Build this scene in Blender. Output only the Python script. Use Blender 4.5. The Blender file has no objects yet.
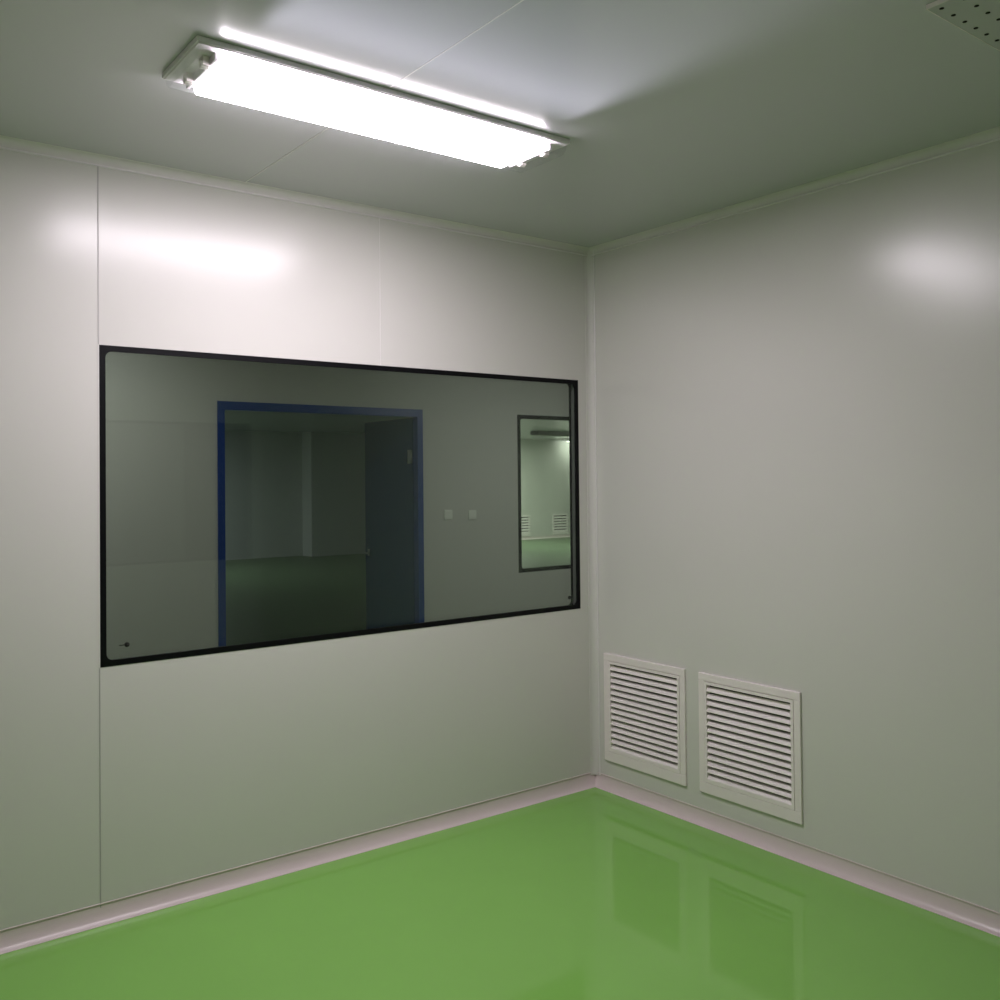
import bpy, bmesh, math
from mathutils import Vector, Matrix

sc = bpy.context.scene
COL = sc.collection
PI = math.pi

# ------------------------------------------------------------------ materials
def principled(name, color, rough=0.5, spec=0.5, metal=0.0, noise=0.0, bump=0.0, nscale=8.0, coat=0.0):
    m = bpy.data.materials.new(name); m.use_nodes = True
    nt = m.node_tree; b = nt.nodes['Principled BSDF']
    b.inputs['Base Color'].default_value = (*color, 1)
    b.inputs['Roughness'].default_value = rough
    b.inputs['Metallic'].default_value = metal
    b.inputs['Specular IOR Level'].default_value = spec
    b.inputs['Coat Weight'].default_value = coat
    b.inputs['Coat Roughness'].default_value = 0.05
    if noise or bump:
        tc = nt.nodes.new('ShaderNodeTexCoord')
        n = nt.nodes.new('ShaderNodeTexNoise')
        n.inputs['Scale'].default_value = nscale; n.inputs['Detail'].default_value = 4
        nt.links.new(tc.outputs['Object'], n.inputs['Vector'])
        if noise:
            mx = nt.nodes.new('ShaderNodeMix'); mx.data_type = 'RGBA'
            mx.inputs[6].default_value = (*[c * (1 - noise) for c in color], 1)
            mx.inputs[7].default_value = (*[min(1, c * (1 + noise)) for c in color], 1)
            nt.links.new(n.outputs['Fac'], mx.inputs[0])
            nt.links.new(mx.outputs[2], b.inputs['Base Color'])
        if bump:
            bp = nt.nodes.new('ShaderNodeBump'); bp.inputs['Strength'].default_value = bump
            bp.inputs['Distance'].default_value = 0.01
            nt.links.new(n.outputs['Fac'], bp.inputs['Height'])
            nt.links.new(bp.outputs['Normal'], b.inputs['Normal'])
    return m

def glass(name, tint):
    m = bpy.data.materials.new(name); m.use_nodes = True
    nt = m.node_tree; nt.nodes.clear()
    out = nt.nodes.new('ShaderNodeOutputMaterial')
    tr = nt.nodes.new('ShaderNodeBsdfTransparent'); tr.inputs[0].default_value = (*tint, 1)
    gl = nt.nodes.new('ShaderNodeBsdfGlossy'); gl.inputs['Roughness'].default_value = 0.0
    gl.inputs[0].default_value = (0.88, 1.0, 0.90, 1)
    lw = nt.nodes.new('ShaderNodeLayerWeight'); lw.inputs[0].default_value = 0.5
    pw = nt.nodes.new('ShaderNodeMath'); pw.operation = 'POWER'; pw.inputs[1].default_value = 5
    ma = nt.nodes.new('ShaderNodeMath'); ma.operation = 'MULTIPLY_ADD'
    ma.inputs[1].default_value = 0.9; ma.inputs[2].default_value = 0.024
    nt.links.new(lw.outputs['Facing'], pw.inputs[0]); nt.links.new(pw.outputs[0], ma.inputs[0])
    mx = nt.nodes.new('ShaderNodeMixShader')
    nt.links.new(ma.outputs[0], mx.inputs[0]); nt.links.new(tr.outputs[0], mx.inputs[1]); nt.links.new(gl.outputs[0], mx.inputs[2])
    nt.links.new(mx.outputs[0], out.inputs[0])
    return m

def emitter(name, color, strength):
    m = bpy.data.materials.new(name); m.use_nodes = True
    nt = m.node_tree; nt.nodes.clear()
    out = nt.nodes.new('ShaderNodeOutputMaterial')
    e = nt.nodes.new('ShaderNodeEmission'); e.inputs[0].default_value = (*color, 1); e.inputs[1].default_value = strength
    nt.links.new(e.outputs[0], out.inputs[0])
    return m

LAMP_COL = (1.0, 0.908, 0.995)
M_wall = principled('painted_steel_panel', (0.665, 0.648, 0.615), 0.245, 0.5, noise=0.01, nscale=3)
M_seam_dark = principled('seam_sealant', (0.43, 0.41, 0.40), 0.5)
M_seam_light = principled('seam_strip', (0.72, 0.70, 0.68), 0.35)
M_ceil = principled('ceiling_panel', (0.58, 0.575, 0.61), 0.20, 1.0, noise=0.01, nscale=3)
M_floor = principled('green_epoxy', (0.22, 0.49, 0.097), 0.07, 0.5, noise=0.03, bump=0.001, nscale=5)
M_cove = principled('anodised_cove', (0.68, 0.585, 0.58), 0.28, 0.5)
M_lip = principled('bright_lip', (0.75, 0.72, 0.72), 0.30, 1.0)
M_covew = principled('white_cove', (0.67, 0.65, 0.625), 0.5, 0.35)
M_black = principled('black_border', (0.003, 0.003, 0.004), 0.45, 0.15)
M_spacer = principled('aluminium_spacer', (0.13, 0.13, 0.13), 0.5, 0.5)
M_glass = glass('tinted_pane', (0.908, 0.928, 0.905))
M_white = principled('white_enamel', (0.86, 0.785, 0.78), 0.35, 0.5)
M_slat = principled('white_slat', (0.86, 0.80, 0.785), 0.35, 0.5)
M_duct = principled('dark_duct', (0.02, 0.018, 0.016), 0.8, 0.2)
M_plate = principled('grey_plate', (0.55, 0.54, 0.56), 0.4)
M_casing = principled('dark_casing', (0.16, 0.15, 0.14), 0.7, 0.2)  # even dark grey for the trunking casing
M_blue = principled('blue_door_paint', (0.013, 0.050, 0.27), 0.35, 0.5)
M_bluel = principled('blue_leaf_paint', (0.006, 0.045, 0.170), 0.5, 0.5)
M_steel = principled('brushed_steel', (0.55, 0.55, 0.55), 0.35, 0.5, metal=1.0)
M_housing = principled('lamp_housing', (0.88, 0.83, 0.88), 0.35, 0.5)
M_lit = emitter('lit_diffuser', LAMP_COL, 41.0)
M_lit_side = emitter('lit_diffuser_side', LAMP_COL, 14.0)
M_lit_wall = emitter('lit_diffuser_wall_side', LAMP_COL, 22.0)
M_lit2 = emitter('lit_diffuser_other_room', (0.98, 1.0, 0.96), 145.0)
M_lit5 = emitter('lit_diffuser_small_window', (1.0, 1.0, 0.97), 16.0)
M_lit6 = emitter('added_diffuser_left', (1.0, 1.0, 0.95), 17.0)
M_lit3 = emitter('added_diffuser_right', (1.0, 1.0, 0.95), 22.0)
M_lit4 = emitter('added_diffuser_behind', (0.88, 1.0, 1.02), 52.0)
M_off = principled('unlit_diffuser', (0.35, 0.38, 0.36), 0.4)
M_clear = glass('clear_acrylic', (0.93, 0.92, 0.94))
M_plastic = principled('switch_plastic', (0.85, 0.85, 0.83), 0.3)
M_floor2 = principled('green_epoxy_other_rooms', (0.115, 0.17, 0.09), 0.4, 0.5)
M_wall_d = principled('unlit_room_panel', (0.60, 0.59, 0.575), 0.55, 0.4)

# ------------------------------------------------------------------ mesh helpers
def box(bm, x0, x1, y0, y1, z0, z1, mi=0):
    vs = [bm.verts.new((x, y, z)) for x in (x0, x1) for y in (y0, y1) for z in (z0, z1)]
    for f in ((0, 1, 3, 2), (4, 6, 7, 5), (0, 4, 5, 1), (2, 3, 7, 6), (0, 2, 6, 4), (1, 5, 7, 3)):
        fc = bm.faces.new([vs[i] for i in f]); fc.material_index = mi

def cyl(bm, c, axis, r, h, n=20, mi=0):
    ret = bmesh.ops.create_cone(bm, cap_ends=True, segments=n, radius1=r, radius2=r, depth=h)
    q = Vector((0, 0, 1)).rotation_difference(Vector(axis))
    bmesh.ops.transform(bm, matrix=Matrix.Translation(c) @ q.to_matrix().to_4x4(), verts=ret['verts'])
    for v in ret['verts']:
        for f in v.link_faces: f.material_index = mi; f.smooth = True

def prism(bm, prof, fn, t0, t1, mi=0, smooth=None, lip=None):
    """extrude a closed 2D profile; fn(u, v, t) -> xyz"""
    a = [bm.verts.new(fn(u, v, t0)) for u, v in prof]
    b = [bm.verts.new(fn(u, v, t1)) for u, v in prof]
    n = len(prof)
    for i in range(n):
        f = bm.faces.new((a[i], a[(i + 1) % n], b[(i + 1) % n], b[i])); f.material_index = mi if lip is None or not lip[0] <= i < lip[1] else 1
        f.smooth = bool(smooth) and smooth[0] <= i < smooth[1]
    f = bm.faces.new(a); f.material_index = mi
    f = bm.faces.new(list(reversed(b))); f.material_index = mi

def link(name, bm, mats, parent=None, bevel=0.0, loc=None):
    bmesh.ops.recalc_face_normals(bm, faces=bm.faces)
    me = bpy.data.meshes.new(name); bm.to_mesh(me); bm.free()
    for m in (mats if isinstance(mats, (list, tuple)) else [mats]): me.materials.append(m)
    o = bpy.data.objects.new(name, me); COL.objects.link(o)
    if parent: o.parent = parent
    if loc: o.location = loc
    if bevel:
        md = o.modifiers.new('bevel', 'BEVEL'); md.width = bevel; md.segments = 2; md.limit_method = 'ANGLE'
    return o

def empty(name, loc, rz=0.0, kind=None):
    o = bpy.data.objects.new(name, None); COL.objects.link(o)
    o.location = loc; o.rotation_euler = (0, 0, rz); o.empty_display_size = 0.05
    if kind: o['kind'] = kind
    return o

def tag(o, label, cat, group=None):
    o['label'] = label; o['category'] = cat
    if group: o['group'] = group
    return o

def struct(name, bm, mats, label=None, **k):
    o = link(name, bm, mats, **k); o['kind'] = 'structure'
    if label: o['label'] = label
    return o

def dup(root, loc, label, swap=None):
    c = root.copy(); COL.objects.link(c); c.location = loc; c['label'] = label
    for ch in list(root.children):
        d = ch.copy(); COL.objects.link(d); d.parent = c
        if swap and any(m.name.startswith(swap[0]) for m in d.data.materials):
            d.data = d.data.copy()
            for i, m in enumerate(d.data.materials):
                if m.name.startswith(swap[0]): d.data.materials[i] = swap[1]
        for g in list(ch.children):
            e = g.copy(); COL.objects.link(e); e.parent = d
    return c

def panel_wall(bm, axis, p0, p1, u0, u1, z0, z1, holes):
    """wall slab with rectangular holes. axis 'y': plane normal to y, u = x. axis 'x': u = y."""
    us = sorted({u0, u1, *[h[0] for h in holes], *[h[1] for h in holes]})
    zs = sorted({z0, z1, *[h[2] for h in holes], *[h[3] for h in holes]})
    us = [u for u in us if u0 <= u <= u1]; zs = [z for z in zs if z0 <= z <= z1]
    def P(u, z, p): return (u, p, z) if axis == 'y' else (p, u, z)
    solid = {}
    for i in range(len(us) - 1):
        for j in range(len(zs) - 1):
            cu, cz = (us[i] + us[i+1]) / 2, (zs[j] + zs[j+1]) / 2
            solid[i, j] = not any(h[0] < cu < h[1] and h[2] < cz < h[3] for h in holes)
    cache = {}
    def V(i, j, p):
        k = (i, j, p)
        if k not in cache: cache[k] = bm.verts.new(P(us[i], zs[j], p))
        return cache[k]
    for (i, j), s in solid.items():
        if not s: continue
        for p in (p0, p1):
            bm.faces.new((V(i, j, p), V(i+1, j, p), V(i+1, j+1, p), V(i, j+1, p)))
        for di, dj, a, b in ((-1, 0, (0, 0), (0, 1)), (1, 0, (1, 0), (1, 1)), (0, -1, (0, 0), (1, 0)), (0, 1, (0, 1), (1, 1))):
            if not solid.get((i + di, j + dj), False):
                bm.faces.new((V(i+a[0], j+a[1], p0), V(i+b[0], j+b[1], p0), V(i+b[0], j+b[1], p1), V(i+a[0], j+a[1], p1)))

# ------------------------------------------------------------------ dimensions (metres)
H = 2.6; FZ = 0.012
XW = -4.4; YB = -3.95; T = 0.05
WX0, WX1, WZ0, WZ1 = -2.265, -0.085, 0.865, 1.957      # the big window in the left wall
YD = 3.6                                               # the far room's door wall
VENTS = [(-0.582, -0.078), (-1.165, -0.659)]
VZ0, VZ1 = 0.150, 0.655

# ------------------------------------------------------------------ floor and ceiling
bm = bmesh.new(); box(bm, XW - T, T, YB - T, T, -0.05, FZ); struct('floor', bm, M_floor)
bm = bmesh.new(); box(bm, XW - T, T, YB - T, T, H, H + 0.05)
for sx in (-3.95, -2.85, -1.752):
    box(bm, sx - 0.0016, sx + 0.0016, YB, 0, H - 0.0012, H + 0.001, 1)
struct('ceiling', bm, [M_ceil, M_seam_light])

# ------------------------------------------------------------------ walls of the room
bm = bmesh.new()
panel_wall(bm, 'y', 0, T, XW - T, T, -0.05, H, [(WX0, WX1, WZ0, WZ1)])
for sx, mi in ((-3.365, 2), (WX0 - 0.0015, 1), (-1.170, 2)):
    for z0, z1 in ((0.06, WZ0 - 0.002), (WZ1 + 0.002, H - 0.03)):
        if sx == -1.170 and z0 < 1: continue
        if sx == -3.365 and z0 < 1: z1 = H - 0.03
        box(bm, sx - 0.0018, sx + 0.0018, -0.0012, 0.001, z0, z1, mi)
box(bm, WX0 - 0.003, WX0 + 0.0, -0.0012, 0.001, WZ0, WZ1, 2)
struct('wall_left', bm, [M_wall, M_seam_dark, M_seam_light])

bm = bmesh.new()
panel_wall(bm, 'x', 0, T, YB - T, 0, -0.05, H,
           [(a + 0.03, b - 0.03, VZ0 + 0.045, VZ1 - 0.03) for a, b in VENTS])
struct('wall_right', bm, M_wall)

bm = bmesh.new()
panel_wall(bm, 'y', YB - T, YB, XW - T, T, -0.05, H, [(WX0, WX1, WZ0, WZ1)])
struct('wall_back', bm, M_wall)
bm = bmesh.new(); box(bm, XW - T, XW, YB, 0, -0.05, H); struct('wall_west', bm, M_wall)

# ------------------------------------------------------------------ coves along floor, corner and ceiling
def cove_profile(a, b, n=14, lip=0.0025, lp=0.0030):
    """concave cove: a out along the first surface, b up the second one, corner at the origin"""
    pts = [(0, 0), (a + lip, 0), (a + lip, 0.0015), (a, 0.0025)]
    for i in range(1, n):
        t = i / n * PI / 2
        pts.append((a - a * math.sin(t), b - b * math.cos(t) + 0.0025 * (1 - i / n)))
    pts += [(0.0015, b)]
    for k in range(1, 8):
        t = k / 8 * PI
        pts.append((0.0015 + lp * math.sin(t), b + lp - lp * math.cos(t)))
    pts += [(0, b + 2 * lp)]
    return pts

BA, BB = 0.030, 0.060
prof = cove_profile(BA, BB, lp=0.0016)
NP = len(prof); SM = (0, 0); LP = (NP - 9, NP)
bm = bmesh.new()
prism(bm, prof, lambda u, v, t: (t, -u, FZ - 0.0005 + v), XW, -0.001, smooth=SM, lip=LP)
struct('baseboard_left', bm, [M_cove, M_cove])
bm = bmesh.new()
prism(bm, prof, lambda u, v, t: (-u, t, FZ - 0.0005 + v), YB, -0.001, smooth=SM, lip=LP)
struct('baseboard_right', bm, [M_cove, M_cove])
cp = cove_profile(0.030, 0.030)
bm = bmesh.new(); prism(bm, cp, lambda u, v, t: (-u, -v, t), FZ + 0.05, H - 0.001, smooth=SM, lip=LP)
struct('trim_1', bm, [M_covew, M_lip], 'concave strip in the vertical corner between the two walls')
cc = cove_profile(0.022, 0.030, lp=0.0035)
bm = bmesh.new(); prism(bm, cc, lambda u, v, t: (t, -u, H + 0.0005 - v), XW, -0.001, smooth=SM, lip=LP)
struct('trim_2', bm, [M_covew, M_lip], 'cove strip between left wall and ceiling')
bm = bmesh.new(); prism(bm, cc, lambda u, v, t: (-u, t, H + 0.0005 - v), YB, -0.001, smooth=SM, lip=LP)
struct('trim_3', bm, [M_covew, M_lip], 'cove strip between right wall and ceiling')

# ------------------------------------------------------------------ windows
def rrect(x0, x1, z0, z1, r, n=6):
    pts = []
    for cx, cz, a0 in ((x1 - r, z1 - r, 0), (x0 + r, z1 - r, PI / 2), (x0 + r, z0 + r, PI), (x1 - r, z0 + r, 1.5 * PI)):
        for i in range(n + 1):
            a = a0 + PI / 2 * i / n
            pts.append((cx + r * math.cos(a), cz + r * math.sin(a)))
    return pts

def border(bm, x0, x1, z0, z1, w, r, ya, yb, n=6):
    """flat black border with a rounded inner edge"""
    inner = rrect(x0 + w, x1 - w, z0 + w, z1 - w, r, n)
    outer = []
    for k, (cx, cz) in enumerate(((x1, z1), (x0, z1), (x0, z0), (x1, z0))):
        for i in range(n + 1):
            ix, iz = inner[k * (n + 1) + i]
            f = i / n
            if k == 0: p = (x1, iz + (z1 - iz) * min(1, 2 * f)) if f <= .5 else (x1 + (ix - x1) * (2 * f - 1), z1)
            if k == 1: p = (ix + (x0 - ix) * min(1, 2 * f), z1) if f <= .5 else (x0, z1 + (iz - z1) * (2 * f - 1))
            if k == 2: p = (x0, iz + (z0 - iz) * min(1, 2 * f)) if f <= .5 else (x0 + (ix - x0) * (2 * f - 1), z0)
            if k == 3: p = (ix + (x1 - ix) * min(1, 2 * f), z0) if f <= .5 else (x1, z0 + (iz - z0) * (2 * f - 1))
            outer.append(p)
    n_ = len(inner)
    rows = [[bm.verts.new((x, y, z)) for x, z in L] for L, y in ((inner, ya), (outer, ya), (outer, yb), (inner, yb))]
    for i in range(n_):
        j = (i + 1) % n_
        for a in range(4):
            b = (a + 1) % 4
            bm.faces.new((rows[a][i], rows[a][j], rows[b][j], rows[b][i]))

def make_window(name, x0, x1, z0, z1, y0, y1, w=0.0205, plugs=False):
    """double-glazed flush cleanroom window; y0 is the face towards the main room"""
    root = empty(name, ((x0 + x1) / 2, (y0 + y1) / 2, z0), kind='structure')
    ox, oy, oz = root.location
    def L(bm, n, m, p=None, **k):
        bmesh.ops.translate(bm, vec=(-ox, -oy, -oz), verts=bm.verts); return link(n, bm, m, p or root, **k)
    d = (y1 - y0); s = 1 if d > 0 else -1
    bm = bmesh.new(); border(bm, x0, x1, z0, z1, w, 0.022, y0 - 0.0012 * s, y0 + 0.006 * s); L(bm, 'frame', M_black)
    bm = bmesh.new(); border(bm, x0, x1, z0, z1, w - 0.007, 0.022, y1 - 0.006 * s, y1 + 0.0012 * s); L(bm, 'frame', M_black)
    bm = bmesh.new(); border(bm, x0 + 0.0005, x1 - 0.0005, z0 + 0.0005, z1 - 0.0005, 0.006, 0.004, y0 + 0.0065 * s, y1 - 0.0065 * s); L(bm, 'spacer', M_spacer)
    for ya, yb in ((y0 + 0.0002 * s, y0 + 0.0055 * s), (y1 - 0.0055 * s, y1 - 0.0002 * s)):
        bm = bmesh.new(); box(bm, x0 + 0.01, x1 - 0.01, min(ya, yb), max(ya, yb), z0 + 0.01, z1 - 0.01); L(bm, 'pane', M_glass)
    if plugs:
        for px, pz, dx in plugs:
            bm = bmesh.new()
            cyl(bm, (px, y1 - 0.0065 * s, pz), (0, 1, 0), 0.0085, 0.003, 16)
            cyl(bm, (px, y1 - 0.0085 * s, pz), (0, 1, 0), 0.004, 0.004, 12)
            if dx: box(bm, px - 0.026, px - 0.008, y1 - 0.008 * s, y1 - 0.006 * s, pz - 0.0015, pz + 0.0015)
            L(bm, 'breather_plug', M_duct)
    return root

make_window('window_1', WX0, WX1, WZ0, WZ1, 0.0, T, plugs=[(-2.165, 0.925, True), (-0.115, 0.915, False)])
make_window('window_2', WX0, WX1, WZ0, WZ1, YB, YB - T)
FWX0, FWX1, FWZ0, FWZ1 = 2.395, 4.30, 0.600, 2.092
make_window('window_3', FWX0, FWX1, FWZ0, FWZ1, YD, YD + T, w=0.038)

# ------------------------------------------------------------------ return-air grilles
def make_grille(name, label, n=14):
    W, Z0, Z1 = 0.505, VZ0, VZ1
    hw = W / 2; hz = Z1 - Z0
    root = empty(name, (0, 0, 0))
    # local frame: +Y along the wall, -X out of the wall, Z up from the lower edge
    ib, it, iside = 0.060, 0.046, 0.044
    th = 0.011
    bm = bmesh.new()
    box(bm, -th, -0.0002, -hw, hw, 0, ib - 0.014); box(bm, -th, -0.0002, -hw, hw, hz - it + 0.014, hz)
    box(bm, -th, -0.0002, -hw, -hw + iside - 0.014, ib - 0.014, hz - it + 0.014)
    box(bm, -th, -0.0002, hw - iside + 0.014, hw, ib - 0.014, hz - it + 0.014)
    link('frame', bm, M_white, root, bevel=0.002)
    g = 0.0014
    bm = bmesh.new(); a, b = -hw + iside - 0.014 + g, hw - iside + 0.014 - g; c, d = ib - 0.014 + g, hz - it + 0.014 - g
    w = 0.014 - g
    box(bm, -th - 0.0005, 0.012, a, b, c, c + w); box(bm, -th - 0.0005, 0.012, a, b, d - w, d)
    box(bm, -th - 0.0005, 0.012, a, a + w, c + w, d - w); box(bm, -th - 0.0005, 0.012, b - w, b, c + w, d - w)
    link('inner_frame', bm, M_white, root)
    z0, z1 = ib, hz - it; p = (z1 - z0) / n
    bm = bmesh.new()
    q = p / 0.0285
    for k in range(n):
        zc = z0 + p * k
        prof = [(-0.0095, zc - 0.0005), (-0.0110, zc + 0.0005), (-0.0112, zc + 0.0030), (-0.0085, zc + 0.0070),
                (-0.0020, zc + 0.0138), (0.0060, zc + 0.0190), (0.0068, zc + 0.0180), (-0.0010, zc + 0.0123), (-0.0075, zc + 0.0058)]
        prism(bm, [(u, zc + (v - zc) * q) for u, v in prof], lambda u, v, t: (u, t, v), -hw + iside, hw - iside)
    link('louvre_panel', bm, M_slat, root)
    bm = bmesh.new()
    box(bm, 0.044, 0.048, -hw + 0.031, hw - 0.031, 0.046, hz - 0.031)
    e = 0.001
    for y in (-hw + 0.0305, hw - 0.0315): box(bm, 0.013, 0.044, y, y + e, 0.046, hz - 0.031)
    for z in (0.0455, hz - 0.0315): box(bm, 0.013, 0.044, -hw + 0.031, hw - 0.031, z, z + e)
    link('duct_liner', bm, M_duct, root)
    tag(root, label, 'vent', 'return air grilles low on the walls')
    return root

gr = make_grille('air_grille', 'white louvred air grille in right wall, the one nearer the room corner')
gr.location = (0, sum(VENTS[0]) / 2, VZ0)
dup(gr, (0, sum(VENTS[1]) / 2, VZ0), 'white louvred air grille in right wall, the one farther from the room corner')

# ------------------------------------------------------------------ ceiling lamps
LL, LW = 1.235, 0.275
def make_lamp(name, lit, label, side=None, side2=None):
    root = empty(name, (0, 0, 0))
    hx, hy = LL / 2, LW / 2; hh = 0.015; dz = 0.048
    bm = bmesh.new()
    box(bm, -hx, hx, -hy, hy, -hh, -0.0005)
    box(bm, -hx + 0.004, hx - 0.004, -hy + 0.004, hy - 0.004, -hh - 0.003, -hh)
    link('housing', bm, M_housing, root, bevel=0.002)
    # acrylic cover: sloping sides, glowing between the lamp holders, clear at both ends
    prof = [(-hy + 0.006, -hh - 0.0032), (-hy + 0.012, -hh - 0.018), (-hy + 0.024, -dz + 0.002), (-hy + 0.032, -dz),
            (hy - 0.032, -dz), (hy - 0.024, -dz + 0.002), (hy - 0.012, -hh - 0.018), (hy - 0.006, -hh - 0.0032)]
    bm = bmesh.new()
    xs = [-hx + 0.008, -hx + 0.085, hx - 0.098, hx - 0.008]
    rows = [[bm.verts.new((x, u, v)) for u, v in prof] for x in xs]
    for k in range(3):
        for i in range(len(prof) - 1):
            f = bm.faces.new((rows[k][i], rows[k][i + 1], rows[k + 1][i + 1], rows[k + 1][i]))
            f.material_index = (2 if i < 2 else 3 if i > 4 else 0) if k == 1 else 1
    for k in (0, 3):
        f = bm.faces.new(rows[k]); f.material_index = 1
    link('diffuser_cover', bm, [lit, M_clear, side or lit, side2 or lit], root)
    for s in (-1, 1):
        bm = bmesh.new()
        box(bm, s * (hx - 0.060) - 0.004, s * (hx - 0.060) + 0.004, -hy + 0.030, hy - 0.030, -hh - 0.024, -hh - 0.003)
        link('end_bracket', bm, M_housing, root, bevel=0.001)
        for t in (-1, 1):
            bm = bmesh.new()
            box(bm, s * (hx - 0.045) - 0.009, s * (hx - 0.045) + 0.009, t * 0.06 - 0.014, t * 0.06 + 0.014, -hh - 0.028, -hh - 0.003)
            cyl(bm, (s * (hx - 0.045), t * 0.06, -hh - 0.022), (1, 0, 0), 0.010, 0.022, 16)
            link('lamp_holder', bm, M_white, root, bevel=0.001)
    tag(root, label, 'ceiling lamp')
    return root

lamp = make_lamp('ceiling_lamp', M_lit, 'long glowing white fluorescent lamp on the ceiling of the near room', M_lit_side, M_lit_wall)
lamp.location = ((-2.30 - 1.065) / 2, (-0.785 - 1.06) / 2, H)

# added area light brightening the ceiling, on the side away from the left wall
al = bpy.data.lights.new('added_side_fill', 'AREA'); al.shape = 'RECTANGLE'; al.size = 1.02; al.size_y = 0.026
al.energy = 2.7; al.color = (0.88, 0.85, 1.0); al.spread = math.radians(26)
ao = bpy.data.objects.new('added_side_fill', al); COL.objects.link(ao)
ao.location = (lamp.location.x, -1.06 - 0.001, H - 0.032); ao.rotation_euler = (-PI / 2, 0, 0)

# ------------------------------------------------------------------ air supply plate at the upper right
def make_supply(name, label):
    root = empty(name, (0, 0, 0)); h = 0.30
    bm = bmesh.new()
    r = 0.002
    for a, b, c, d in ((-h, h, -h, -h + r), (-h, h, h - r, h), (-h, -h + r, -h + r, h - r), (h - r, h, -h + r, h - r)):
        box(bm, a, b, c, d, -0.0115, -0.0005)
    link('frame', bm, M_white, root)
    bm = bmesh.new(); box(bm, -h + r, h - r, -h + r, h - r, -0.0110, -0.0005)
    for i in range(11):
        for j in range(11):
            cyl(bm, (-h + 0.025 + i * 0.055, h - 0.025 - j * 0.055, -0.0115), (0, 0, 1), 0.0055, 0.0014, 10, 1)
    link('perforated_plate', bm, [M_plate, M_duct], root)
    tag(root, label, 'air vent')
    return root
sup = make_supply('air_supply_panel', 'square pale-rimmed air supply panel cut off by the upper right edge')
sup.location = (-0.968 + 0.30, -2.216 - 0.30, H)

# ------------------------------------------------------------------ room seen through the big window
FX0, FX1 = XW, 5.2
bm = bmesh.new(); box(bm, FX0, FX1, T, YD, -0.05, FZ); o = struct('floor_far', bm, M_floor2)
bm = bmesh.new(); box(bm, FX0, FX1, T, YD, H, H + 0.05); struct('ceiling_far', bm, M_ceil)
bm = bmesh.new(); box(bm, FX0 - T, FX0, T, YD, -0.05, H); struct('wall_far_west', bm, M_wall)
bm = bmesh.new(); box(bm, FX1, FX1 + T, 0, YD + T, -0.05, H); struct('wall_far_east', bm, M_wall)
bm = bmesh.new(); box(bm, T, FX1, 0, T, -0.05, H); struct('wall_far_near', bm, M_wall)
DX0, DX1, DZ = -0.502, 1.333, 2.099
bm = bmesh.new()
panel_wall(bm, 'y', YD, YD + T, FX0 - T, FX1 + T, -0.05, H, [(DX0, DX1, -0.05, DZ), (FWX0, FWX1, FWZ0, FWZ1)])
struct('wall_far', bm, M_wall_d)

# blue door: frame, open leaf, handle, hinge
door = empty('door_1', ((DX0 + DX1) / 2, YD, FZ), kind='structure')
door['label'] = 'blue steel door frame with one leaf standing open, seen through the big window'
ox, oy, oz = door.location
def dl(bm, n, m, p=None, **k):
    bmesh.ops.translate(bm, vec=(-ox, -oy, -oz), verts=bm.verts); return link(n, bm, m, p or door, **k)
fw = 0.055
bm = bmesh.new()
box(bm, DX0, DX0 + fw, YD - 0.012, YD + T + 0.012, FZ, DZ)
box(bm, DX1 - fw, DX1, YD - 0.012, YD + T + 0.012, FZ, DZ)
box(bm, DX0 + fw, DX1 - fw, YD - 0.012, YD + T + 0.012, DZ - fw - 0.01, DZ)
dl(bm, 'door_frame', M_blue)
hinge = Vector((DX1 - fw - 0.005, YD + T + 0.012)); ang = math.radians(91.2); wl = 0.82
dx, dy = math.cos(ang), math.sin(ang)
def leaf_pt(a, t, z): return (hinge.x + dx * a + dy * t, hinge.y + dy * a - dx * t, z)
def leaf_box(bm, a0, a1, t0, t1, z0, z1):
    vs = [bm.verts.new(leaf_pt(a, t, z)) for a in (a0, a1) for t in (t0, t1) for z in (z0, z1)]
    for f in ((0, 1, 3, 2), (4, 6, 7, 5), (0, 4, 5, 1), (2, 3, 7, 6), (0, 2, 6, 4), (1, 5, 7, 3)): bm.faces.new([vs[i] for i in f])
bm = bmesh.new(); leaf_box(bm, 0, wl, 0, 0.04, FZ + 0.008, DZ - fw - 0.015)
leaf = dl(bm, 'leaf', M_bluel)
bm = bmesh.new()
leaf_box(bm, wl - 0.08, wl - 0.05, -0.008, 0, 0.78, 0.84)
leaf_box(bm, wl - 0.072, wl - 0.058, -0.05, -0.008, 0.80, 0.816)
leaf_box(bm, wl - 0.16, wl - 0.058, -0.062, -0.048, 0.80, 0.816)
dl(bm, 'handle', M_steel, leaf); 
leaf_h = leaf
for zc in (1.69,):
    bm = bmesh.new(); leaf_box(bm, 0.02, 0.075, -0.006, 0, zc - 0.06, zc + 0.06)
    cyl(bm, leaf_pt(0.012, -0.010, zc), (0, 0, 1), 0.009, 0.12, 12)
    dl(bm, 'hinge', M_steel, leaf)

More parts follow.
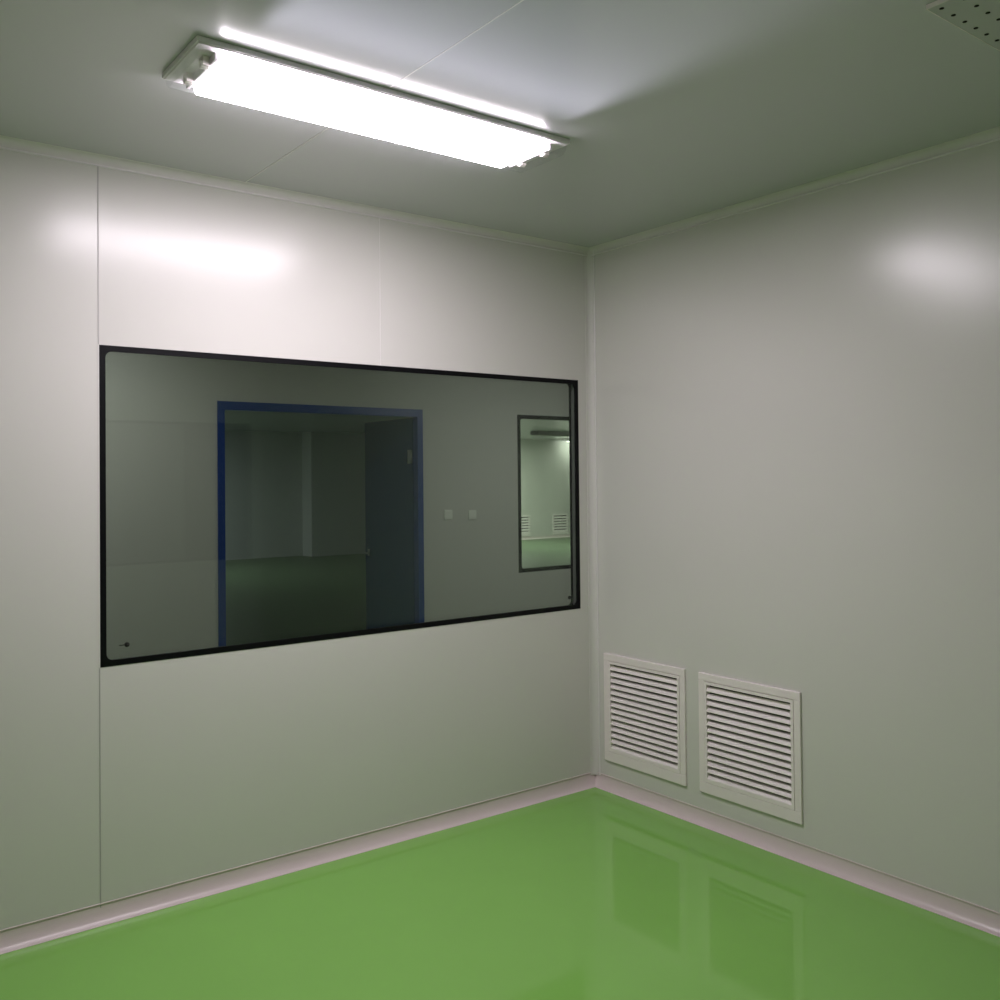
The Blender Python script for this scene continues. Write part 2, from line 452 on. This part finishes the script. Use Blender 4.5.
# wall plates beside the door
def make_plate(name, x, z, rockers, label, cat):
    root = empty(name, (x, YD, z))
    bm = bmesh.new(); box(bm, -0.043, 0.043, -0.010, -0.0003, -0.043, 0.043); link('plate', bm, M_plastic, root, bevel=0.003)
    if rockers == 1:
        bm = bmesh.new(); box(bm, -0.030, 0.030, -0.013, -0.010, -0.030, 0.030); link('rocker', bm, M_plastic, root, bevel=0.002)
    else:
        bm = bmesh.new(); box(bm, -0.032, -0.001, -0.014, -0.010, -0.030, 0.030); link('rocker', bm, M_plastic, root, bevel=0.002)
        bm = bmesh.new(); box(bm, 0.001, 0.032, -0.012, -0.010, -0.030, 0.030); link('rocker', bm, M_plastic, root, bevel=0.002)
    tag(root, label, cat)
make_plate('light_switch', 1.598, 1.172, 1, 'white plain wall switch plate nearest the blue door frame', 'switch')
make_plate('light_switch', 1.861, 1.164, 2, 'white two-gang wall switch plate farther from the blue door', 'switch')

# unseen lamps added to brighten the far room, above the view
l3 = dup(lamp, (-1.7, 2.5, H), 'added unseen ceiling lamp at left in the room behind the big window', ('lit_diffuser', M_lit6))
l5 = dup(lamp, (2.5, 1.7, H), 'added unseen ceiling lamp at right in the room behind the big window', ('lit_diffuser', M_lit3))

# ------------------------------------------------------------------ unlit room behind the open door
HC = 2.44
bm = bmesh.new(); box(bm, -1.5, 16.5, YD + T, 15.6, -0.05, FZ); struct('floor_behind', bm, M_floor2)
bm = bmesh.new(); box(bm, -1.5, 16.5, YD + T, 15.6, HC, HC + 0.05); struct('ceiling_behind', bm, M_ceil)
bm = bmesh.new(); box(bm, -1.5, 5.05, 13.8, 13.85, -0.05, HC); box(bm, 5.05, 5.10, 13.45, 13.85, -0.05, HC)
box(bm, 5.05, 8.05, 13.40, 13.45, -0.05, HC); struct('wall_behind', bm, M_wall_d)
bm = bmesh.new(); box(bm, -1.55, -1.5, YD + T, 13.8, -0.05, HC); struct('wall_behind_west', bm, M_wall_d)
# slanting partition between the unlit room and the lit one
bm = bmesh.new()
a, b = Vector((1.95, YD + T + 0.002)), Vector((8.4, 14.42)); d = (b - a).normalized(); nn = Vector((-d.y, d.x)) * 0.025
vs = [bm.verts.new((p.x, p.y, z)) for z in (-0.05, HC) for p in (a - nn + d * 0.03, b - nn, b + nn, a + nn + d * 0.03)]
for f in ((0, 1, 2, 3), (7, 6, 5, 4), (0, 4, 5, 1), (1, 5, 6, 2), (2, 6, 7, 3), (3, 7, 4, 0)): bm.faces.new([vs[i] for i in f])
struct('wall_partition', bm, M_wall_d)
FG = [(11.07, 0.10), (12.29, 0.10)]
bm = bmesh.new()
panel_wall(bm, 'y', 14.4, 14.45, 8.3, 16.5, -0.05, HC, [(x - 0.2225, x + 0.2225, z + 0.045, z + VZ1 - VZ0 - 0.03) for x, z in FG])
struct('wall_lit_room', bm, M_wall)
bm = bmesh.new(); box(bm, 16.5, 16.55, YD + T, 14.45, -0.05, HC); struct('wall_lit_room_east', bm, M_wall)
bm = bmesh.new(); prism(bm, cove_profile(BA, BB), lambda u, v, t: (t, 14.4 - u, FZ + v), 8.4, 16.5); struct('baseboard_lit_room', bm, M_cove)

g3 = make_grille('air_grille', 'white louvred air grille at far left in the lit room behind the small window', 6)
g3.rotation_euler = (0, 0, PI / 2); g3.location = (11.07, 14.4, 0.10)
g4 = dup(g3, (12.29, 14.4, 0.10), 'white louvred air grille at far right in the lit room behind the small window')
lb = dup(lamp, (12.88, 14.1, HC), 'tiny bright ceiling lamp end in the lit room behind the small window', ('lit_diffuser', M_lit5))
lc = dup(lamp, (9.2, 13.3, HC), 'ceiling lamp of the lit room hidden behind the small window frame', ('lit_diffuser', M_lit2))
ln = dup(lamp, (11.0, 10.0, HC), 'added unseen ceiling lamp in the lit room past the right edge of the small window', ('lit_diffuser', M_lit2))  # extra lamp, out of sight, added to brighten the end wall
ld = empty('ceiling_trunking', (9.9, 11.3, HC))
tag(ld, 'long dark box under the ceiling of the lit room behind the small window', 'duct')
bm = bmesh.new(); box(bm, -0.95, 1.4, -0.13, 0.13, -0.085, -0.0005); link('casing', bm, M_casing, ld, bevel=0.02)
bm = bmesh.new(); box(bm, -0.99, -0.951, -0.10, 0.10, -0.07, -0.0005); link('end_cap', bm, M_duct, ld)
sd = dup(sup, (12.15, 13.75, HC), 'grey ceiling air panel near the far wall of the lit room')

le = dup(lamp, (1.0, 11.6, HC), 'added unseen lamp behind the wall left of the blue door', ('lit_diffuser', M_lit4))  # out-of-view lamp added to lift the room behind the door

# corridor behind the camera's back window
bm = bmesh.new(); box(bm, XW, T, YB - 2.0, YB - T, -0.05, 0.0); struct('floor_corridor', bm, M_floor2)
bm = bmesh.new(); box(bm, XW, T, YB - 2.05, YB - 2.0, -0.05, H); struct('wall_corridor', bm, M_wall_d)
bm = bmesh.new(); box(bm, XW, T, YB - 2.0, YB - T, H, H + 0.05); struct('ceiling_corridor', bm, M_ceil)

# ------------------------------------------------------------------ world, camera, view
w = bpy.data.worlds.new('World'); sc.world = w; w.use_nodes = True
w.node_tree.nodes['Background'].inputs[0].default_value = (0.02, 0.022, 0.02, 1)
w.node_tree.nodes['Background'].inputs[1].default_value = 0.3

F, yaw, pitch, roll, pk = 941.3714, 0.6515, 0.0148, -0.0100, -0.3526
C = Vector((-3.119, -3.3567, 1.4889))
f = Vector((math.sin(yaw) * math.cos(pitch), math.cos(yaw) * math.cos(pitch), math.sin(pitch)))
r = Vector((math.cos(yaw), -math.sin(yaw), 0)); u = r.cross(f)
r2 = r * math.cos(roll) + u * math.sin(roll); u2 = -r * math.sin(roll) + u * math.cos(roll)
cam = bpy.data.cameras.new('camera'); co = bpy.data.objects.new('camera', cam); COL.objects.link(co)
mat = Matrix(((r2.x, u2.x, -f.x, C.x), (r2.y, u2.y, -f.y, C.y), (r2.z, u2.z, -f.z, C.z), (0, 0, 0, 1)))
co.matrix_world = mat
cam.sensor_fit = 'HORIZONTAL'; cam.sensor_width = 36; cam.lens = F / 1000 * 36; cam.shift_y = pk * 100 / 1000
cam.clip_start = 0.02; cam.clip_end = 100
sc.camera = co

sc.view_settings.view_transform = 'Standard'; sc.view_settings.look = 'None'
sc.view_settings.exposure = 0.0; sc.view_settings.gamma = 1.0
sc.view_settings.use_curve_mapping = False
sc.cycles.use_denoising = True
sc.cycles.max_bounces = 14; sc.cycles.diffuse_bounces = 6; sc.cycles.glossy_bounces = 6; sc.cycles.transparent_max_bounces = 24
sc.cycles.sample_clamp_indirect = 8
sc.cycles.caustics_reflective = True
